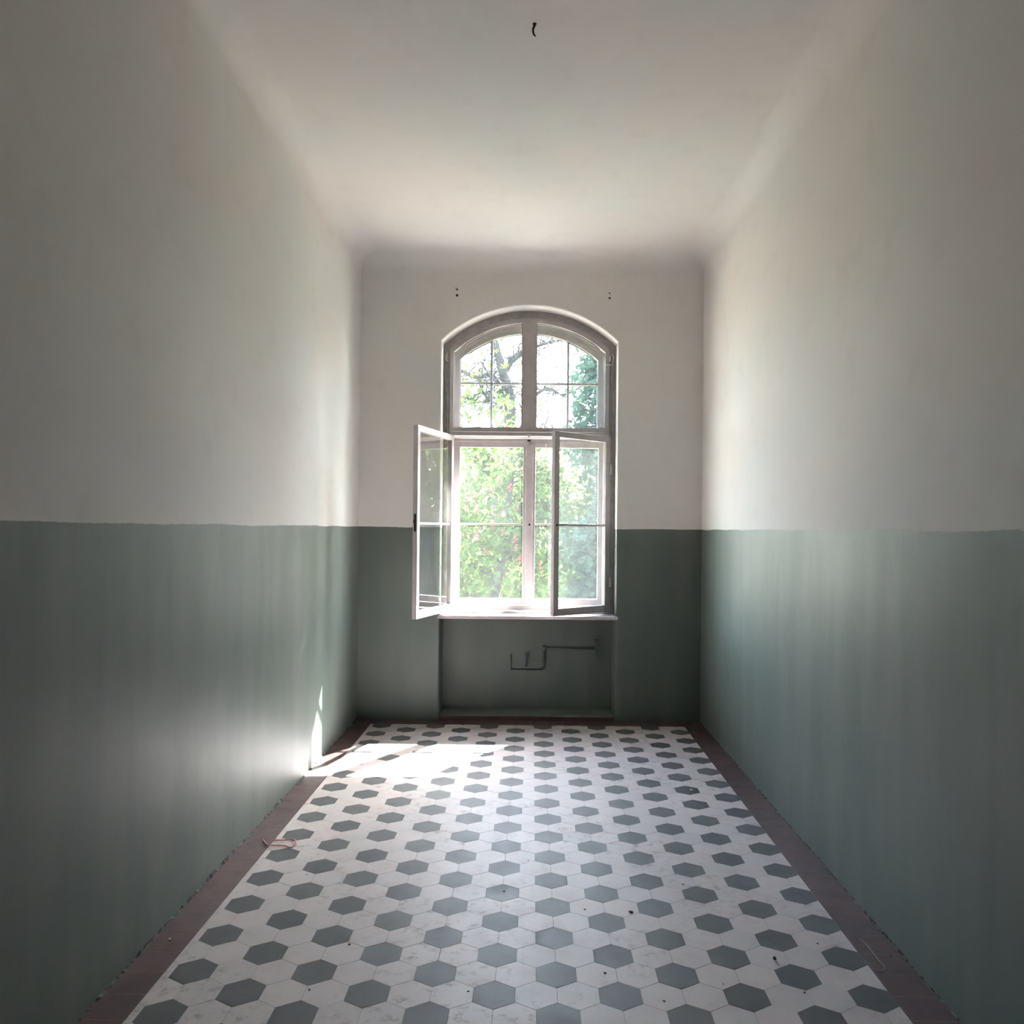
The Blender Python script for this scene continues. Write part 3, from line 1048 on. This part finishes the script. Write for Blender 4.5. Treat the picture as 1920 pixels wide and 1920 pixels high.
# old tree with bare twisting limbs against the sky
ot = empty('old_oak_tree', (-1.0, 11.5, GZ))
tag(ot, 'old tree with bare twisting limbs showing dark against the sky', 'tree')
def limbs(root, base, paths, seed, n_tw):
    rng = random.Random(seed)
    mb = MB()
    for pts, r0, r1 in paths:
        line = smooth_line(pts, 5)
        n = len(line)
        rr = [r0 + (r1 - r0) * i / (n - 1) for i in range(n)]
        mb.tube(line, rr, 7)
        for i in range(3, n):
            for _ in range(n_tw):
                if rng.random() < .5:
                    continue
                p = Vector(line[i])
                d = Vector((rng.uniform(-1, 1), rng.uniform(-.7, .7), rng.uniform(-.7, .9))).normalized()
                L = rng.uniform(.25, .75)
                a = p + d * L * .5 + Vector((0, 0, rng.uniform(-.08, .08)))
                b = p + d * L + Vector((rng.uniform(-.1, .1), 0, rng.uniform(-.1, .1)))
                mb.tube([p, a, b], [.018, .014, .008], 4)
                for q in (a, b):
                    e = q + Vector((rng.uniform(-.35, .35), rng.uniform(-.2, .2), rng.uniform(-.25, .3)))
                    mb.tube([q, e], [.011, .006], 4)
    mb.v = [tuple(Vector(p) - Vector(base)) for p in mb.v]
    return mb.build('trunk', M['bark'], root, smooth=True)
ob = (-1.0, 11.5, GZ)
limbs(ot, ob, [
    ([(-.95, 11.5, GZ), (-.9, 11.5, 1.5), (-.62, 11.5, 3.4), (-.55, 11.4, 4.7), (-.75, 11.3, 5.4), (-.95, 11.3, 6.4), (-.9, 11.2, 8.0)], .22, .06),
    ([(-.60, 11.5, 4.6), (-.95, 11.4, 5.2), (-1.4, 11.2, 5.15), (-2.0, 11.1, 5.5)], .085, .03),
    ([(-.75, 11.4, 5.2), (-.45, 11.3, 5.6), (.0, 11.2, 5.85), (.7, 11.0, 6.0)], .075, .025),
    ([(-.60, 11.5, 3.6), (-.25, 11.4, 4.0), (-.15, 11.3, 4.9), (-.2, 11.3, 6.0)], .09, .03),
    ([(-.15, 11.3, 4.6), (.3, 11.2, 4.9), (.75, 11.1, 4.75), (1.5, 11, 5.2)], .05, .018),
    ([(-.2, 11.4, 4.0), (.35, 11.2, 3.9), (.7, 11.1, 3.5), (1.0, 11.0, 3.2)], .05, .018),
    ([(-1.3, 11.2, 5.15), (-1.1, 11.2, 4.7), (-.8, 11.2, 4.5)], .045, .02),
], 4, 6)
nr_ = np.random.default_rng(8)
cc_ = np.concatenate([nr_.normal((-.2, 11.2, 3.9), (1.2, .5, .7), (80, 3)), nr_.normal((-1.7, 11, 5.0), (.5, .4, .7), (90, 3)), nr_.normal((-.3, 11.2, 8.2), (1.8, .8, .8), (700, 3))])
fo_ = mesh_np('foliage', leaf_quads(cc_, .16, 4, .6, .2, nr_) - np.array(ob), 4, M['leaf_lime'], ot)
fo_['kind'] = 'stuff'

# thick grey trunk at the foot of the panes
tree('ash_tree', 'thick grey trunk low in the pane beside the wide-open casement', (-1.75, 11.0, GZ), (-2.1, 11.2, 7.0), .24, 21,
     10, 1.6, M['leaf_chestnut'], 700, .16, 5, .5, .17, tip_sigma=.25, lo=.5)

# bright yellow-green trees further back
far = [(-4.2, 19, 4.6), (-1.6, 20, 4.2), (.9, 18.5, 3.7), (3.4, 20, 4.8), (6.2, 18, 5.2), (-7.5, 18, 5.5)]
far_lab = ['behind the ash trunk', 'centred behind the pink-flowering chestnut', 'showing in the gap between chestnut and maple',
           'behind the maple crown', 'beyond the maple on the far side', 'at the far end of the row beside the ash']
for i, ((x, y, h), lb) in enumerate(zip(far, far_lab)):
    tree('lime_tree', 'sunlit yellow-green tree ' + lb, (x, y, GZ), (x + .2, y, h - .6), .15, 40 + i, 9, 1.7, M['leaf_lime'], 700, .22, 4, .6, .22,
         blobs=[((x, y, h * .45), (1.9, 1.2, h * .62), 1500), ((x + .6, y - 1.1, .2), (1.4, .8, 1.1), 600)], tip_sigma=.4, lo=.3,
         group='yellow-green trees at the back of the garden')
# shrubs at the back
for i, (x, y, s, lb) in enumerate([(-2.8, 14.5, 1.0, 'below the ash trunk'), (-.9, 15.2, .9, 'under the chestnut'), (.8, 14.6, 1.0, 'between chestnut and maple'), (2.9, 14.8, 1.2, 'under the maple')]):
    tree('shrub', 'round leafy shrub low in the garden ' + lb, (x, y, GZ), (x, y, GZ + 1.2), .05, 60 + i, 7, .8, M['leaf_lime'] if i % 2 else M['leaf_chestnut'], 200, .17, 4, .6, .24,
         blobs=[((x, y, GZ + 1.1), (1.15 * s, .8, 1.15 * s), 900)], group='shrubs at the back of the garden', cat='shrub')
# trees on the sun side; the tall lime is added, crown shaped to shade the fanlight
def above_ray(c):
    return (c[:, 2] - (c[:, 1] - .4) / SUN_K) > 2.66
tree('added_shading_lime', 'tall lime added towards the sun, its high crown shaped to shade the fanlight', (8.2, 10.2, GZ), (7.0, 9.8, 15.5), .30, 77, 10, 2.2, M['leaf_maple'], 600, .26, 4, .6, .3,
     blobs=[((6.0, 9.3, 15.4), (3.2, 3.0, 2.6), 5200)], lo=.6, keep=above_ray)
tree('leaning_tree', 'leaning grey tree mirrored in the pane of the wide-open casement', (6.0, 7.6, GZ), (7.0, 7.8, 6.0), .28, 78, 12, 1.8, M['leaf_chestnut'], 1600, .18, 5, .5, .17,
     blobs=[((7.4, 8.6, 2.6), (2.2, 1., 2.6), 1500)], tip_sigma=.3, lo=.3)
tree('leafy_tree', 'broad leafy tree standing behind the leaning one', (9.5, 12.5, GZ), (9.5, 12.5, 6.0), .2, 79, 10, 2.2, M['leaf_maple'], 900, .22, 4, .6, .25,
     blobs=[((9.3, 12.2, 2.6), (3.0, 1.4, 3.4), 3000), ((5.6, 13.5, 1.6), (2.0, 1.2, 2.8), 1600)], tip_sigma=.4)
